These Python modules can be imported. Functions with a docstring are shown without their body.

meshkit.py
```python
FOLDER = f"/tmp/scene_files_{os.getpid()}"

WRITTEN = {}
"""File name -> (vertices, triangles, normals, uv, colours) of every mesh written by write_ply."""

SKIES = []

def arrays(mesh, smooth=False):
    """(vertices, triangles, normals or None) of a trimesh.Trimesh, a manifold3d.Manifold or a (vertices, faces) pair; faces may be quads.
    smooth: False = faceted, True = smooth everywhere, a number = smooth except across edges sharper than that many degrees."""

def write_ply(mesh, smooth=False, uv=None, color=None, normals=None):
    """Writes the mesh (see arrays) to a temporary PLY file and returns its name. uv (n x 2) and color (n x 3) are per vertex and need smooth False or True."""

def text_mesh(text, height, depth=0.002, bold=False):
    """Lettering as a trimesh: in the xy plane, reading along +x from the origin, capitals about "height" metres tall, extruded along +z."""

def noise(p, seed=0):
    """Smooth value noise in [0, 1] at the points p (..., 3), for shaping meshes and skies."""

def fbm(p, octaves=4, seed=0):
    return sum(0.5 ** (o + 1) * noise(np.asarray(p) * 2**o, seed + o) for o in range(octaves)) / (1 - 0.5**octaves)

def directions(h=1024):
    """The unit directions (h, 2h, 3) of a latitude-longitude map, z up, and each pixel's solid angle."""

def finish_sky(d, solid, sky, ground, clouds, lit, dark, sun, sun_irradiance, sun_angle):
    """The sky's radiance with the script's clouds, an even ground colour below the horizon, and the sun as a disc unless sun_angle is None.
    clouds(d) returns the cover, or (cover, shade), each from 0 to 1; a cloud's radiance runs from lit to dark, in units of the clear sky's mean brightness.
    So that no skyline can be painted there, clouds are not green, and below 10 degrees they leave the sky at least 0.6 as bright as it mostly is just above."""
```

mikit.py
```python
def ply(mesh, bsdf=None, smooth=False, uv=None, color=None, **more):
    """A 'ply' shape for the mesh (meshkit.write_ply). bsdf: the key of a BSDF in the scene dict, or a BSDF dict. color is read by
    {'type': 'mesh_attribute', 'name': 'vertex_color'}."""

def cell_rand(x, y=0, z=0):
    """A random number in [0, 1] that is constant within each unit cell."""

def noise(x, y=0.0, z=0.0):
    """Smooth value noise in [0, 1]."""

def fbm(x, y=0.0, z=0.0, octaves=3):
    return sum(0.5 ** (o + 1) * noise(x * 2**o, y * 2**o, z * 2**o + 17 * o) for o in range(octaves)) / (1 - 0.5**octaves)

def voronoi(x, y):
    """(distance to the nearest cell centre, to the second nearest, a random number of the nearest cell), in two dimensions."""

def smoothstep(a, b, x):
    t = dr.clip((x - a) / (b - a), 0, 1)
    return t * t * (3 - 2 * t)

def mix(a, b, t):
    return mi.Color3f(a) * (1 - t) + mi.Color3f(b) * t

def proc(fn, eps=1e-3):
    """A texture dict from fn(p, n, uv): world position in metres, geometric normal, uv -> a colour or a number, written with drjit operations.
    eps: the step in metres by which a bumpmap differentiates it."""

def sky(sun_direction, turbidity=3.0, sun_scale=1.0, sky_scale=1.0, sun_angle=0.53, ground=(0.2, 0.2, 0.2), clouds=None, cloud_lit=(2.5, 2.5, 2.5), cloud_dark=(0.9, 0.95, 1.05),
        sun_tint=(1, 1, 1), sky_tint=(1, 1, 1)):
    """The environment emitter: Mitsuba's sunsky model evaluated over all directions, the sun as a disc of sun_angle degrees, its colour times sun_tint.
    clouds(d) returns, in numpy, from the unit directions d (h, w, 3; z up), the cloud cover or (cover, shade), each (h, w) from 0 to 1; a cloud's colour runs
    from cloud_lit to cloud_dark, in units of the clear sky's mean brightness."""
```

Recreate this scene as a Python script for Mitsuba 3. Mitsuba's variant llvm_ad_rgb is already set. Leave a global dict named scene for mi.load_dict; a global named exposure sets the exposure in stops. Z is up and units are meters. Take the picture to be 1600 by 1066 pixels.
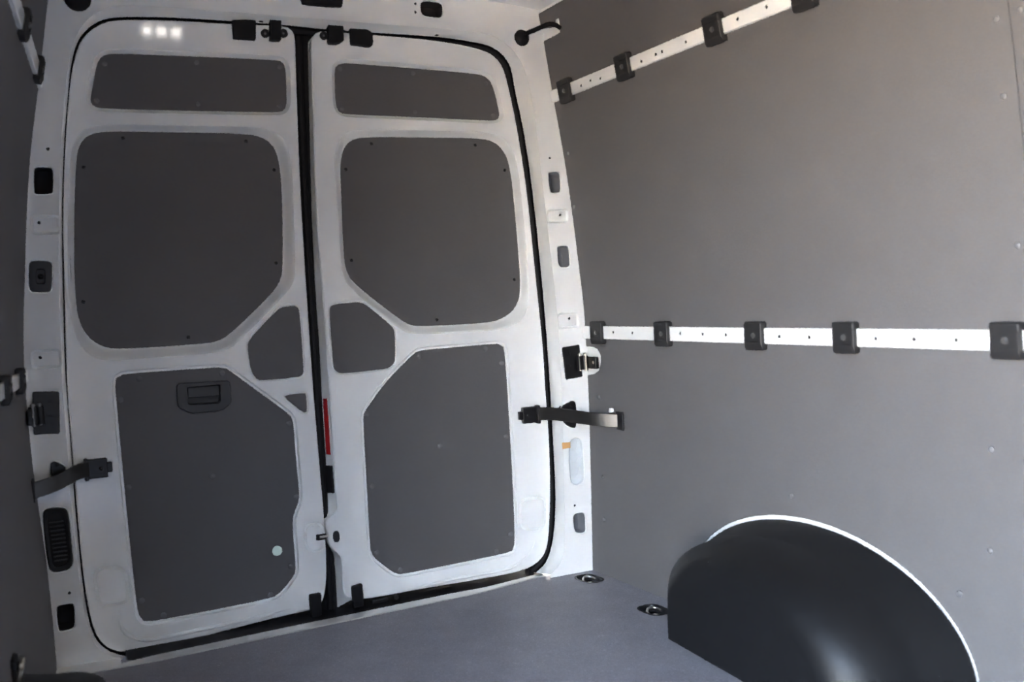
import math, numpy as np, trimesh, mitsuba as mi, mikit, meshkit, manifold3d as m3
import drjit as dr
from shapely.geometry import Polygon, box as sbox, LineString, Point
from shapely.ops import unary_union
from scipy.interpolate import PchipInterpolator

# ---------------------------------------------------------------- camera, sky, sun, exposure
T = mi.ScalarTransform4f
scene, labels = {}, {}
EYE = np.array([-0.841, -3.1664, 1.0])
LOOK = np.array([0.416874, 0.907988, -0.042123])
UP = np.array([0.066656, 0.01568, 0.997653])
scene['camera'] = {'type': 'thinlens', 'fov': 2 * math.degrees(math.atan(800 / 1563.54)), 'fov_axis': 'x',
                   'aperture_radius': 0.0040, 'focus_distance': 5.2, 'near_clip': 0.02,
                   'to_world': T().look_at(origin=EYE.tolist(), target=(EYE + LOOK).tolist(), up=UP.tolist())}
scene['sky'] = mikit.sky([0.45, -0.35, 0.82], turbidity=3.5, sun_scale=0.12, sky_scale=1.0, ground=(0.45, 0.39, 0.30), sky_tint=(1.28, 1.0, 0.79))
exposure = 7.85

# ---------------------------------------------------------------- materials
def rgb(*c): return {'type': 'rgb', 'value': list(map(float, c))}
def two(b): return {'type': 'twosided', 'b': b}
def prin(c, rough, spec=0.5, **k):
    return {'type': 'principled', 'base_color': rgb(*c) if isinstance(c, tuple) else c, 'roughness': float(rough), 'specular': float(spec), **k}
def grain(p, n, uv):
    a = mikit.noise(p.x * 260, p.y * 260, p.z * 260)
    b = mikit.fbm(p.x * 9, p.y * 9, p.z * 9)
    return mi.Color3f(0.115, 0.112, 0.114) * (0.94 + 0.08 * a + 0.06 * b)
def door_grain(p, n, uv): return grain(p, n, uv) * 0.9
def floor_fn(p, n, uv):
    a = mikit.noise(p.x * 330, p.y * 330)
    b = mikit.fbm(p.x * 14, p.y * 14, 3.0)
    s = mikit.smoothstep(0.80, 0.97, mikit.noise(p.x * 190, p.y * 190, 9.0))
    return mi.Color3f(0.20, 0.194, 0.212) * (0.84 + 0.20 * a + 0.14 * b + 0.22 * s)
scene['white_paint'] = two(prin((0.81, 0.81, 0.795), 0.06, 0.45))
scene['white_bare'] = two(prin((0.74, 0.76, 0.77), 0.5))
scene['lining'] = two(prin(mikit.proc(grain), 0.6, 0.18))
scene['door_lining'] = two(prin(mikit.proc(door_grain), 0.55, 0.22))
scene['floor_board'] = two(prin(mikit.proc(floor_fn), 0.5, 0.35))
scene['black_plastic'] = two(prin((0.010, 0.010, 0.011), 0.45, 0.3))
scene['clip_plastic'] = two(prin((0.018, 0.018, 0.019), 0.5, 0.35))
scene['arch_plastic'] = two(prin((0.006, 0.0064, 0.0074), 0.46, 0.30))
scene['rubber'] = two(prin((0.006, 0.006, 0.007), 0.6, 0.2))
scene['gloss_black'] = two(prin((0.007, 0.007, 0.008), 0.3, 0.35))
scene['dark_grey'] = two(prin((0.040, 0.041, 0.044), 0.5, 0.35))
scene['inner_body'] = two(prin((0.20, 0.21, 0.23), 0.6, 0.3))
scene['dull_steel'] = two(prin((0.20, 0.20, 0.20), 0.35, 0.5, metallic=0.8))
scene['cavity'] = two(prin((0.03, 0.03, 0.033), 0.8, 0.2))
scene['rivet_grey'] = two(prin((0.135, 0.133, 0.137), 0.35, 0.5))
scene['aluminium'] = two(prin((0.78, 0.77, 0.74), 0.3, 0.5, metallic=0.75))
scene['chrome'] = two(prin((0.86, 0.85, 0.82), 0.16, 0.5, metallic=1.0))
scene['steel'] = two(prin((0.55, 0.52, 0.46), 0.28, 0.5, metallic=1.0))
scene['red_reflector'] = two(prin((0.48, 0.02, 0.02), 0.3, 0.5))
scene['slot_white'] = two(prin((0.6, 0.63, 0.65), 0.5, 0.3))
scene['strap_metal'] = two(prin((0.012, 0.011, 0.010), 0.33, 1.0))
scene['pale_green'] = two(prin((0.72, 0.86, 0.76), 0.4, 0.5))
scene['tape'] = two(prin((0.62, 0.36, 0.14), 0.5, 0.4))
scene['dark_facade'] = two({'type': 'diffuse', 'reflectance': rgb(0.07, 0.065, 0.06)})
scene['paving'] = two({'type': 'diffuse', 'reflectance': rgb(0.58, 0.465, 0.335)})

# ---------------------------------------------------------------- measured outlines, in metres (x, z on the rear plane)
D = {
    'left_door': [(-0.6841, 1.854), (-0.6492, 1.8799), (-0.6076, 1.8953), (-0.4433, 1.9041), (-0.272, 1.9037), (-0.1691, 1.9072), (-0.1003, 1.9086), (-0.0782, 1.9001), (-0.0687, 1.881), (-0.0684, 1.8354), (-0.0711, 1.5898), (-0.0733, 1.3845), (-0.0728, 1.0719), (-0.0715, 0.7559), (-0.0656, 0.4772), (-0.0616, 0.3358), (-0.0616, 0.2329), (-0.0643, 0.1216), (-0.0751, 0.0525), (-0.0923, 0.019), (-0.1207, 0.0091), (-0.2428, 0.0059), (-0.4927, -0.0153), (-0.619, -0.021), (-0.6949, -0.0189), (-0.7396, -0.0031), (-0.7666, 0.0259), (-0.7852, 0.0688), (-0.7971, 0.1591), (-0.803, 0.2577), (-0.8076, 0.4815), (-0.8077, 0.6648), (-0.8097, 0.8186), (-0.7945, 1.1516), (-0.7864, 1.3256), (-0.7653, 1.5394), (-0.749, 1.6566), (-0.7345, 1.7454), (-0.7107, 1.8197)],
    'right_door': [(-0.0105, 1.8844), (0.0068, 1.8984), (0.0321, 1.9009), (0.1892, 1.8981), (0.4128, 1.8945), (0.5832, 1.8741), (0.6365, 1.851), (0.6656, 1.8154), (0.6844, 1.7526), (0.7161, 1.6069), (0.7492, 1.3808), (0.7656, 1.0925), (0.7822, 0.8006), (0.7814, 0.6554), (0.7868, 0.4785), (0.7799, 0.2715), (0.7623, 0.1081), (0.7438, 0.0612), (0.7188, 0.0368), (0.6788, 0.0197), (0.5886, 0.0088), (0.2296, 0.0149), (0.1556, 0.0122), (0.0585, 0.0138), (0.0103, 0.0223), (-0.0086, 0.0365), (-0.016, 0.0595), (-0.0114, 0.1497), (-0.0151, 0.1784), (-0.0382, 0.1928), (-0.05, 0.2118), (-0.0588, 0.2775), (-0.0573, 0.3009), (-0.0261, 0.3158), (-0.0142, 0.3314), (-0.0177, 0.4157), (-0.0182, 0.5807), (-0.0186, 0.8152), (-0.0219, 1.0696), (-0.0264, 1.3155), (-0.0207, 1.5909), (-0.0182, 1.794), (-0.0176, 1.8621)],
    'right_reveal': [(-0.017, 1.8732), (-0.0186, 1.8042), (-0.0221, 1.6256), (-0.0302, 1.3201), (-0.033, 1.0929), (-0.0319, 0.8361), (-0.0352, 0.6793), (-0.0356, 0.5348), (-0.0393, 0.4053), (-0.0467, 0.3065), (-0.0437, 0.2321), (-0.0355, 0.1873), (-0.0254, 0.1726), (-0.0249, 0.0763), (-0.0259, -0.0112)],
    'L_top': [(-0.689, 1.661), (-0.6671, 1.7549), (-0.6586, 1.7775), (-0.6453, 1.7912), (-0.6199, 1.7989), (-0.3891, 1.8012), (-0.1247, 1.8036), (-0.1086, 1.7964), (-0.1011, 1.7808), (-0.1015, 1.6804), (-0.1058, 1.656), (-0.1156, 1.6436), (-0.1323, 1.6391), (-0.3981, 1.6365), (-0.664, 1.6355), (-0.6813, 1.6425), (-0.6887, 1.6516)],
    'L_big': [(-0.738, 1.4943), (-0.7246, 1.5362), (-0.7017, 1.5612), (-0.6562, 1.5735), (-0.4564, 1.5736), (-0.2332, 1.5741), (-0.1769, 1.563), (-0.1415, 1.5309), (-0.1293, 1.4673), (-0.1281, 1.3556), (-0.1387, 1.1409), (-0.1498, 1.0974), (-0.1859, 1.053), (-0.3156, 0.9399), (-0.3551, 0.9157), (-0.4029, 0.9098), (-0.6537, 0.9101), (-0.6988, 0.9191), (-0.735, 0.945), (-0.759, 0.9874), (-0.7676, 1.0459), (-0.7658, 1.1521), (-0.7539, 1.3324)],
    'L_big_rim': [(-0.7565, 1.4891), (-0.7391, 1.5417), (-0.7106, 1.5759), (-0.6567, 1.5893), (-0.4402, 1.5895), (-0.1981, 1.591), (-0.142, 1.5761), (-0.1069, 1.5382), (-0.0983, 1.4627), (-0.0981, 1.3516), (-0.1058, 1.1151), (-0.116, 1.0863), (-0.1453, 1.0522), (-0.2904, 0.9201), (-0.3324, 0.8862), (-0.3979, 0.8777), (-0.6396, 0.8786), (-0.703, 0.8775), (-0.7529, 0.9063), (-0.7791, 0.9619), (-0.7882, 1.037), (-0.7849, 1.1512), (-0.7731, 1.3292)],
    'L_mid': [(-0.1735, 1.0059), (-0.1501, 1.015), (-0.1147, 1.0153), (-0.1047, 1.0085), (-0.1003, 0.9936), (-0.0987, 0.8025), (-0.1028, 0.7881), (-0.1148, 0.7818), (-0.237, 0.7804), (-0.2529, 0.7859), (-0.2638, 0.8053), (-0.2704, 0.8285), (-0.2745, 0.8904), (-0.2705, 0.9066), (-0.2604, 0.9223)],
    'L_tri': [(-0.1698, 0.7216), (-0.1559, 0.7276), (-0.1055, 0.7284), (-0.0973, 0.7256), (-0.0958, 0.7159), (-0.0964, 0.6717), (-0.1001, 0.6636), (-0.1096, 0.6645)],
    'L_low': [(-0.6759, 0.7975), (-0.6745, 0.8189), (-0.6664, 0.8309), (-0.637, 0.8353), (-0.3637, 0.8336), (-0.3461, 0.8302), (-0.3292, 0.8156), (-0.1615, 0.6695), (-0.1477, 0.6555), (-0.1428, 0.634), (-0.1423, 0.5098), (-0.1385, 0.4037), (-0.1416, 0.3703), (-0.1616, 0.3371), (-0.1678, 0.3063), (-0.1648, 0.1534), (-0.1692, 0.135), (-0.2216, 0.0826), (-0.2493, 0.0706), (-0.6285, 0.0624), (-0.6449, 0.0695), (-0.6565, 0.0906), (-0.6613, 0.185), (-0.6686, 0.4377)],
    'R_top': [(0.0584, 1.78), (0.0654, 1.7946), (0.0807, 1.8024), (0.1089, 1.8048), (0.3431, 1.798), (0.5649, 1.7907), (0.6038, 1.7815), (0.6254, 1.7572), (0.6391, 1.7071), (0.6503, 1.6565), (0.6474, 1.6409), (0.6372, 1.634), (0.6099, 1.6311), (0.338, 1.6372), (0.0872, 1.639), (0.0681, 1.6468), (0.0582, 1.6692)],
    'R_big': [(0.0686, 1.4594), (0.078, 1.5185), (0.0993, 1.5525), (0.142, 1.5701), (0.3652, 1.572), (0.5888, 1.5737), (0.6429, 1.5589), (0.6793, 1.5188), (0.6928, 1.4713), (0.7042, 1.3731), (0.7171, 1.0749), (0.7085, 0.9962), (0.679, 0.9536), (0.6292, 0.9275), (0.5708, 0.9182), (0.3072, 0.9205), (0.2661, 0.9352), (0.0936, 1.0805), (0.0736, 1.1158), (0.0654, 1.1612), (0.0693, 1.3874)],
    'R_big_rim': [(0.0388, 1.4551), (0.0512, 1.5344), (0.0768, 1.5743), (0.121, 1.5898), (0.3552, 1.5915), (0.5815, 1.5918), (0.6526, 1.5766), (0.6963, 1.5347), (0.7095, 1.4762), (0.7232, 1.3695), (0.7386, 1.0727), (0.7265, 0.9553), (0.6934, 0.9155), (0.6338, 0.8938), (0.571, 0.8886), (0.2834, 0.8923), (0.2386, 0.9138), (0.0688, 1.0656), (0.0515, 1.1025), (0.046, 1.1559), (0.0459, 1.384)],
    'R_mid': [(-0.0016, 0.9903), (0.0015, 1.005), (0.0127, 1.0129), (0.0542, 1.015), (0.0982, 1.017), (0.1156, 1.0119), (0.1347, 0.998), (0.2072, 0.9332), (0.2178, 0.9195), (0.2197, 0.8954), (0.2161, 0.8192), (0.2105, 0.8021), (0.1985, 0.7921), (0.1799, 0.7848), (0.0308, 0.7816), (0.0137, 0.7862), (0.0035, 0.7966), (0.0003, 0.8139)],
    'R_low': [(0.1775, 0.7414), (0.2765, 0.8235), (0.2911, 0.8345), (0.3077, 0.84), (0.4575, 0.8418), (0.5977, 0.8435), (0.6175, 0.8387), (0.6255, 0.8255), (0.6271, 0.7887), (0.6292, 0.6965), (0.6306, 0.4654), (0.6295, 0.2333), (0.6247, 0.1105), (0.6187, 0.0951), (0.603, 0.0882), (0.4115, 0.0818), (0.1936, 0.0758), (0.1733, 0.0814), (0.158, 0.0939), (0.1066, 0.1419), (0.0921, 0.1617), (0.0892, 0.1884), (0.0909, 0.3955), (0.0917, 0.6233), (0.0951, 0.6424), (0.1048, 0.6545)],
    'L_screws': [(-0.603, 1.5534), (-0.2344, 1.5498), (-0.7187, 1.4641), (-0.1494, 1.459), (-0.1606, 1.1584), (-0.747, 1.0604), (-0.4502, 0.9342)],
    'R_screws': [(0.1811, 1.5474), (0.5609, 1.5487), (0.0884, 1.4616), (0.6722, 1.4621), (0.0917, 1.1582), (0.691, 1.069), (0.3842, 0.9405)],
    'L_rivets': [(-0.605, 0.817), (-0.3589, 0.8139), (-0.664, 0.7573), (-0.1573, 0.6333), (-0.4093, 0.4901), (-0.658, 0.4874), (-0.1496, 0.3902), (-0.1816, 0.1665), (-0.2524, 0.0835), (-0.6432, 0.1338), (-0.5824, 0.0767)],
    'R_rivets': [(0.3046, 0.8214), (0.5525, 0.8283), (0.6114, 0.7715), (0.104, 0.6371), (0.3605, 0.5023), (0.6132, 0.5065), (0.109, 0.393), (0.1106, 0.1652), (0.61, 0.1545), (0.5512, 0.1008), (0.1904, 0.0928)],
    'L_toprivets': [(-0.6433, 1.7671), (-0.3767, 1.7836), (-0.1195, 1.782), (-0.6715, 1.6578), (-0.3796, 1.6576), (-0.1252, 1.6595)],
    'R_toprivets': [(0.0779, 1.7849), (0.3312, 1.7816), (0.6008, 1.7584), (0.0793, 1.6574), (0.3339, 1.6521), (0.6253, 1.6492)],
    'plug': [(-0.2228, 0.2237), (-0.2063, 0.2211)],
    'handle_plate': [(-0.4992, 0.7862), (-0.4921, 0.7926), (-0.3446, 0.7903), (-0.337, 0.7846), (-0.336, 0.7232), (-0.3416, 0.7135), (-0.3623, 0.6991), (-0.3803, 0.6947), (-0.4582, 0.6952), (-0.4695, 0.6993), (-0.497, 0.718), (-0.5008, 0.7324)],
    'handle_recess': [(-0.4681, 0.7795), (-0.367, 0.78), (-0.3686, 0.7241), (-0.3768, 0.7188), (-0.4641, 0.7229), (-0.4694, 0.7294)],
    'pad_LD': [(-0.7729, 0.2547), (-0.7029, 0.2492), (-0.6874, 0.2348), (-0.6804, 0.2019), (-0.6821, 0.1487), (-0.6902, 0.1362), (-0.7592, 0.1367), (-0.7676, 0.1735)],
    'pad_RD': [(0.6515, 0.2534), (0.6682, 0.2745), (0.712, 0.2734), (0.7509, 0.2706), (0.7529, 0.216), (0.7442, 0.1558), (0.6923, 0.1587), (0.6491, 0.1697)],
    'pad_catch': [(-0.12, 0.2907), (-0.1113, 0.2937), (-0.0664, 0.2936)],
    'blkL1': [(-0.2672, 1.9011), (-0.1931, 1.9057), (-0.1953, 1.856), (-0.2645, 1.856)],
    'blkL2': [(-0.1509, 1.9093), (-0.1145, 1.9116), (-0.1188, 1.8564), (-0.1522, 1.8555)],
    'earL': [(-0.1642, 1.8803), (-0.1065, 1.8837)],
    'blkR1': [(0.0343, 1.903), (0.0854, 1.9061), (0.0863, 1.8679), (0.0645, 1.8566), (0.0348, 1.857)],
    'earR': [(0.0242, 1.8844)],
    'blkR2': [(0.1089, 1.9015), (0.1652, 1.9008), (0.1846, 1.8897), (0.1885, 1.8736), (0.1837, 1.859), (0.1725, 1.8543), (0.1118, 1.8591)],
    'seal': [(-0.6991, -0.0303), (-0.7503, -0.0041), (-0.7818, 0.0376), (-0.7974, 0.0994), (-0.807, 0.2224), (-0.8113, 0.4775), (-0.8101, 0.6935), (-0.8116, 0.8549), (-0.7988, 1.1519), (-0.7889, 1.326), (-0.7698, 1.5288), (-0.7499, 1.6684), (-0.736, 1.7609), (-0.7154, 1.8259), (-0.6822, 1.8679), (-0.6484, 1.891), (-0.5979, 1.9044), (-0.4499, 1.9122), (-0.3271, 1.9127), (-0.1901, 1.9128), (-0.0687, 1.9106), (0.0333, 1.906), (0.1907, 1.9053), (0.3203, 1.9058), (0.4448, 1.9047), (0.5586, 1.8952), (0.624, 1.8848), (0.6692, 1.8557), (0.6972, 1.8155), (0.7085, 1.7411), (0.7409, 1.6081), (0.7733, 1.3582), (0.7914, 1.0568), (0.7986, 0.8227), (0.8008, 0.6817), (0.8019, 0.4764), (0.8015, 0.268), (0.7846, 0.1158), (0.7518, 0.0283), (0.7029, -0.0017)],
    'front': [(-0.7162, -0.0042), (-0.7674, 0.0215), (-0.7923, 0.0665), (-0.807, 0.1321), (-0.8163, 0.2511), (-0.8222, 0.4966), (-0.822, 0.704), (-0.8234, 0.8602), (-0.8093, 1.1477), (-0.7989, 1.3166), (-0.7798, 1.5146), (-0.7605, 1.6523), (-0.7436, 1.7535), (-0.7221, 1.8223), (-0.6935, 1.8681), (-0.657, 1.8999), (-0.6158, 1.9195), (-0.5697, 1.9256), (-0.3901, 1.9262), (-0.1001, 1.9229), (0.214, 1.9194), (0.45, 1.9175), (0.5815, 1.9127), (0.6427, 1.888), (0.687, 1.8532), (0.7206, 1.7952), (0.7402, 1.7051), (0.7511, 1.594), (0.7656, 1.3701), (0.7827, 1.1441), (0.7935, 0.9801), (0.7985, 0.8018), (0.7953, 0.5728), (0.7862, 0.3064), (0.7795, 0.1244), (0.7681, 0.0636), (0.7456, 0.0324), (0.7136, 0.0123)],
    'wall_holes': {'l_hole1': [(-0.8548, 1.4391), (-0.851, 1.4464), (-0.8426, 1.4483), (-0.8111, 1.4475), (-0.8048, 1.4412), (-0.809, 1.379), (-0.8145, 1.3717), (-0.8527, 1.371), (-0.8589, 1.3774)], 'l_plug': [(-0.886, 1.1706), (-0.8804, 1.1795), (-0.8721, 1.1811), (-0.834, 1.1798), (-0.826, 1.174), (-0.8252, 1.1611), (-0.8299, 1.1025), (-0.8365, 1.0918), (-0.8466, 1.0904), (-0.878, 1.0918), (-0.886, 1.0959), (-0.8902, 1.107)], 'l_tri': [(-0.8682, 0.5919), (-0.8659, 0.6009), (-0.8591, 0.6029), (-0.8525, 0.6012), (-0.8315, 0.5866), (-0.8287, 0.5779), (-0.8325, 0.5709), (-0.8624, 0.554), (-0.8704, 0.5588)], 'l_vent': [(-0.8988, 0.4604), (-0.8899, 0.4684), (-0.8747, 0.4701), (-0.8495, 0.4685), (-0.8348, 0.4608), (-0.8306, 0.4471), (-0.829, 0.3681), (-0.827, 0.3094), (-0.8305, 0.2949), (-0.8415, 0.2836), (-0.8772, 0.2819), (-0.8884, 0.2894), (-0.8942, 0.3034), (-0.8976, 0.3784)], 'l_hole2': [(-0.8809, 0.1758), (-0.8752, 0.1842), (-0.8378, 0.185), (-0.8332, 0.1766), (-0.8355, 0.1166), (-0.8428, 0.1104), (-0.8736, 0.1077), (-0.8798, 0.1155)], 'r_hole1': [(0.7895, 1.433), (0.795, 1.4398), (0.8282, 1.4411), (0.8356, 1.4354), (0.836, 1.3765), (0.829, 1.3675), (0.8009, 1.3665), (0.7923, 1.3722)], 'r_hole2': [(0.8098, 1.1705), (0.8153, 1.1772), (0.8489, 1.1785), (0.8562, 1.1715), (0.8581, 1.1143), (0.8522, 1.1019), (0.8238, 1.1018), (0.8113, 1.1091)], 'r_tri': [(0.7891, 0.5986), (0.8002, 0.6114), (0.8346, 0.6231), (0.8449, 0.621), (0.8481, 0.6092), (0.8496, 0.5674), (0.8447, 0.5286), (0.834, 0.5239), (0.8063, 0.5394), (0.7895, 0.5618)], 'r_slot': [(0.8148, 0.4624), (0.821, 0.4802), (0.8345, 0.4868), (0.8553, 0.4857), (0.868, 0.4774), (0.8723, 0.4607), (0.8721, 0.3442), (0.8671, 0.3262), (0.8534, 0.3175), (0.8325, 0.319), (0.8186, 0.3277), (0.8131, 0.3446)], 'r_hole3': [(0.818, 0.2047), (0.8239, 0.2155), (0.858, 0.2154), (0.8668, 0.2072), (0.8673, 0.1486), (0.8589, 0.1405), (0.8302, 0.1447), (0.8204, 0.1555)], 'h_hole': [(0.3449, 1.9931), (0.3523, 2.0031), (0.3683, 2.0064), (0.4115, 2.0043), (0.4226, 1.9987), (0.424, 1.984), (0.4204, 1.9625), (0.4107, 1.9533), (0.3585, 1.9561), (0.3455, 1.9658)], 'h_recess': [(-0.0547, 2.002), (-0.0568, 1.9679), (-0.0511, 1.9613), (0.0667, 1.9607), (0.0776, 1.9675), (0.0799, 2.0043)]},
    'pads': {'l_pad1': [(-0.869, 1.3012), (-0.8619, 1.3083), (-0.7986, 1.3074), (-0.7984, 1.2854), (-0.8019, 1.2579), (-0.8634, 1.261), (-0.871, 1.2703)], 'l_pad2': [(-0.8963, 0.9173), (-0.8893, 0.9241), (-0.821, 0.9211), (-0.8211, 0.8952), (-0.8224, 0.8749), (-0.889, 0.8792), (-0.8965, 0.8899)], 'r_pad1': [(0.7793, 1.3024), (0.8409, 1.3062), (0.8535, 1.3015), (0.8569, 1.2718), (0.8461, 1.2629), (0.7795, 1.2618)], 'r_pad2': [(0.7985, 0.9343), (0.866, 0.9374), (0.876, 0.93), (0.8792, 0.8953), (0.8682, 0.8867), (0.7984, 0.8887)]},
    'dots': [(-0.8143, 1.4995), (-0.8515, 1.2899), (-0.874, 0.9047), (-0.8434, 0.2161), (0.7979, 1.4894), (0.827, 1.2882), (0.843, 0.9181), (0.8256, 0.2455), (0.327, 1.9939), (0.3253, 1.9665)],
    'shelf_dots': [(-0.5343, 1.9302), (-0.4077, 1.9257), (-0.1761, 1.9228), (-0.1237, 1.9263), (-0.1265, 1.9141), (0.0986, 1.9247), (0.085, 1.9115), (0.187, 1.919), (0.4142, 1.9151)],
    'hingeR': [(0.807, 0.8161), (0.8749, 0.8218), (0.8813, 0.7069), (0.8158, 0.7019)],
    'hingeL': [(-0.9004, 0.8076), (-0.8322, 0.8034), (-0.8386, 0.6833), (-0.9052, 0.6867)],
    'bulgeR': [(0.0074, 0.8103), (-0.0396, 0.81), (-0.0725, 0.8026), (-0.0893, 0.7826), (-0.0892, 0.7599), (-0.0743, 0.7321), (-0.0438, 0.7195), (0.0037, 0.7129)],
    'notch': [(0.0295, 1.902), (-0.0775, 1.9015), (-0.1126, 1.9033), (-0.1188, 1.9209), (-0.0679, 1.9234), (0.011, 1.9394)],
    'holes_hi': [(-0.2022, 1.701), (-0.2611, 1.7053), (-0.319, 1.7001), (-0.5467, 1.7017), (-0.6225, 1.7048), (-0.6541, 1.7048), (-0.766, 1.7049), (-0.9878, 1.7103), (-1.0991, 1.7111)],
    'holes_lo': [(-0.1952, 0.8667), (-0.3089, 0.8651), (-0.5664, 0.8642), (-0.6748, 0.8629), (-0.7809, 0.8616), (-1.0005, 0.8586), (-1.1118, 0.8569), (-1.3316, 0.8557), (-1.4442, 0.8553), (-1.5579, 0.855)],
    'clips_hi': [(-0.1059, 1.6967), (-0.4575, 1.6938), (-0.8929, 1.7034), (-1.2295, 1.6965)],
    'clips_lo': [(-0.1001, 0.8676), (-0.4789, 0.8651), (-0.9069, 0.8601), (-1.2376, 0.8577), (-1.6837, 0.855)],
    'wall_rivets': [(-0.0334, 1.5006), (0.0159, 1.3143), (-1.7169, 1.5156), (-1.713, 1.3604), (-1.7132, 1.0548), (-1.6289, 0.6156), (-1.6224, 0.3926), (-1.5429, 0.2791), (-1.0177, 0.4225), (-0.0695, 0.6338), (-0.0809, 0.3519), (-0.0829, 0.199), (-1.7709, 1.5199)],
    'slot_tag': [(0.7872, 0.477), (0.8208, 0.4756), (0.8196, 0.4549), (0.7884, 0.4538)],
    'bottom_tabs': [(-0.1301, 0.0642), (-0.0915, 0.065), (-0.0922, -0.0133), (-0.1285, -0.013), (0.0131, 0.0675), (0.0499, 0.0722), (0.0518, -0.0047), (0.0151, -0.0068)],
    'red': [(-0.0303, 0.7021), (-0.0206, 0.7013), (-0.0171, 0.514), (-0.0281, 0.5131)],
    'strip_back': [(-0.7303, -0.0653), (-0.63, -0.045), (-0.2045, -0.0125), (0.3302, 0.0214), (0.4732, 0.0208), (0.6761, 0.0599), (0.7367, 0.057)],
    'strip_front': [(-0.7319, -0.0939), (-0.6346, -0.0975), (-0.2169, -0.0686), (0.309, -0.0336), (0.4551, -0.0214), (0.6599, 0.0267), (0.731, 0.0305)],
    'ridge_L': [(-0.7087, 0.1336), (-0.7095, 0.0941), (-0.7045, 0.0595), (-0.6859, 0.0341), (-0.6503, 0.0132), (-0.5794, 0.0075), (-0.4637, 0.0119), (-0.3037, 0.0172), (-0.1895, 0.0258)],
    'ridge_R': [(0.7052, 0.1144), (0.6934, 0.0903), (0.6711, 0.0632), (0.6286, 0.0396), (0.5369, 0.029), (0.3748, 0.0284), (0.2911, 0.0245), (0.2298, 0.0193)],
    'arch_hole': [(-0.62, -0.01), (-0.625, 0.16), (-0.6228, 0.2198), (-0.6633, 0.2472), (-0.7329, 0.3003), (-0.8409, 0.3469), (-0.9493, 0.3737), (-1.0598, 0.383), (-1.1777, 0.3742), (-1.2885, 0.3487), (-1.3891, 0.3092), (-1.4913, 0.2535), (-1.5469, 0.2013), (-1.5776, 0.1446), (-1.59, 0.0922), (-1.59, 0), (-1.588, -0.01)],
    'arch': [-1.0766, 0.3146, 0.0544, 1.5901]}


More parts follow.
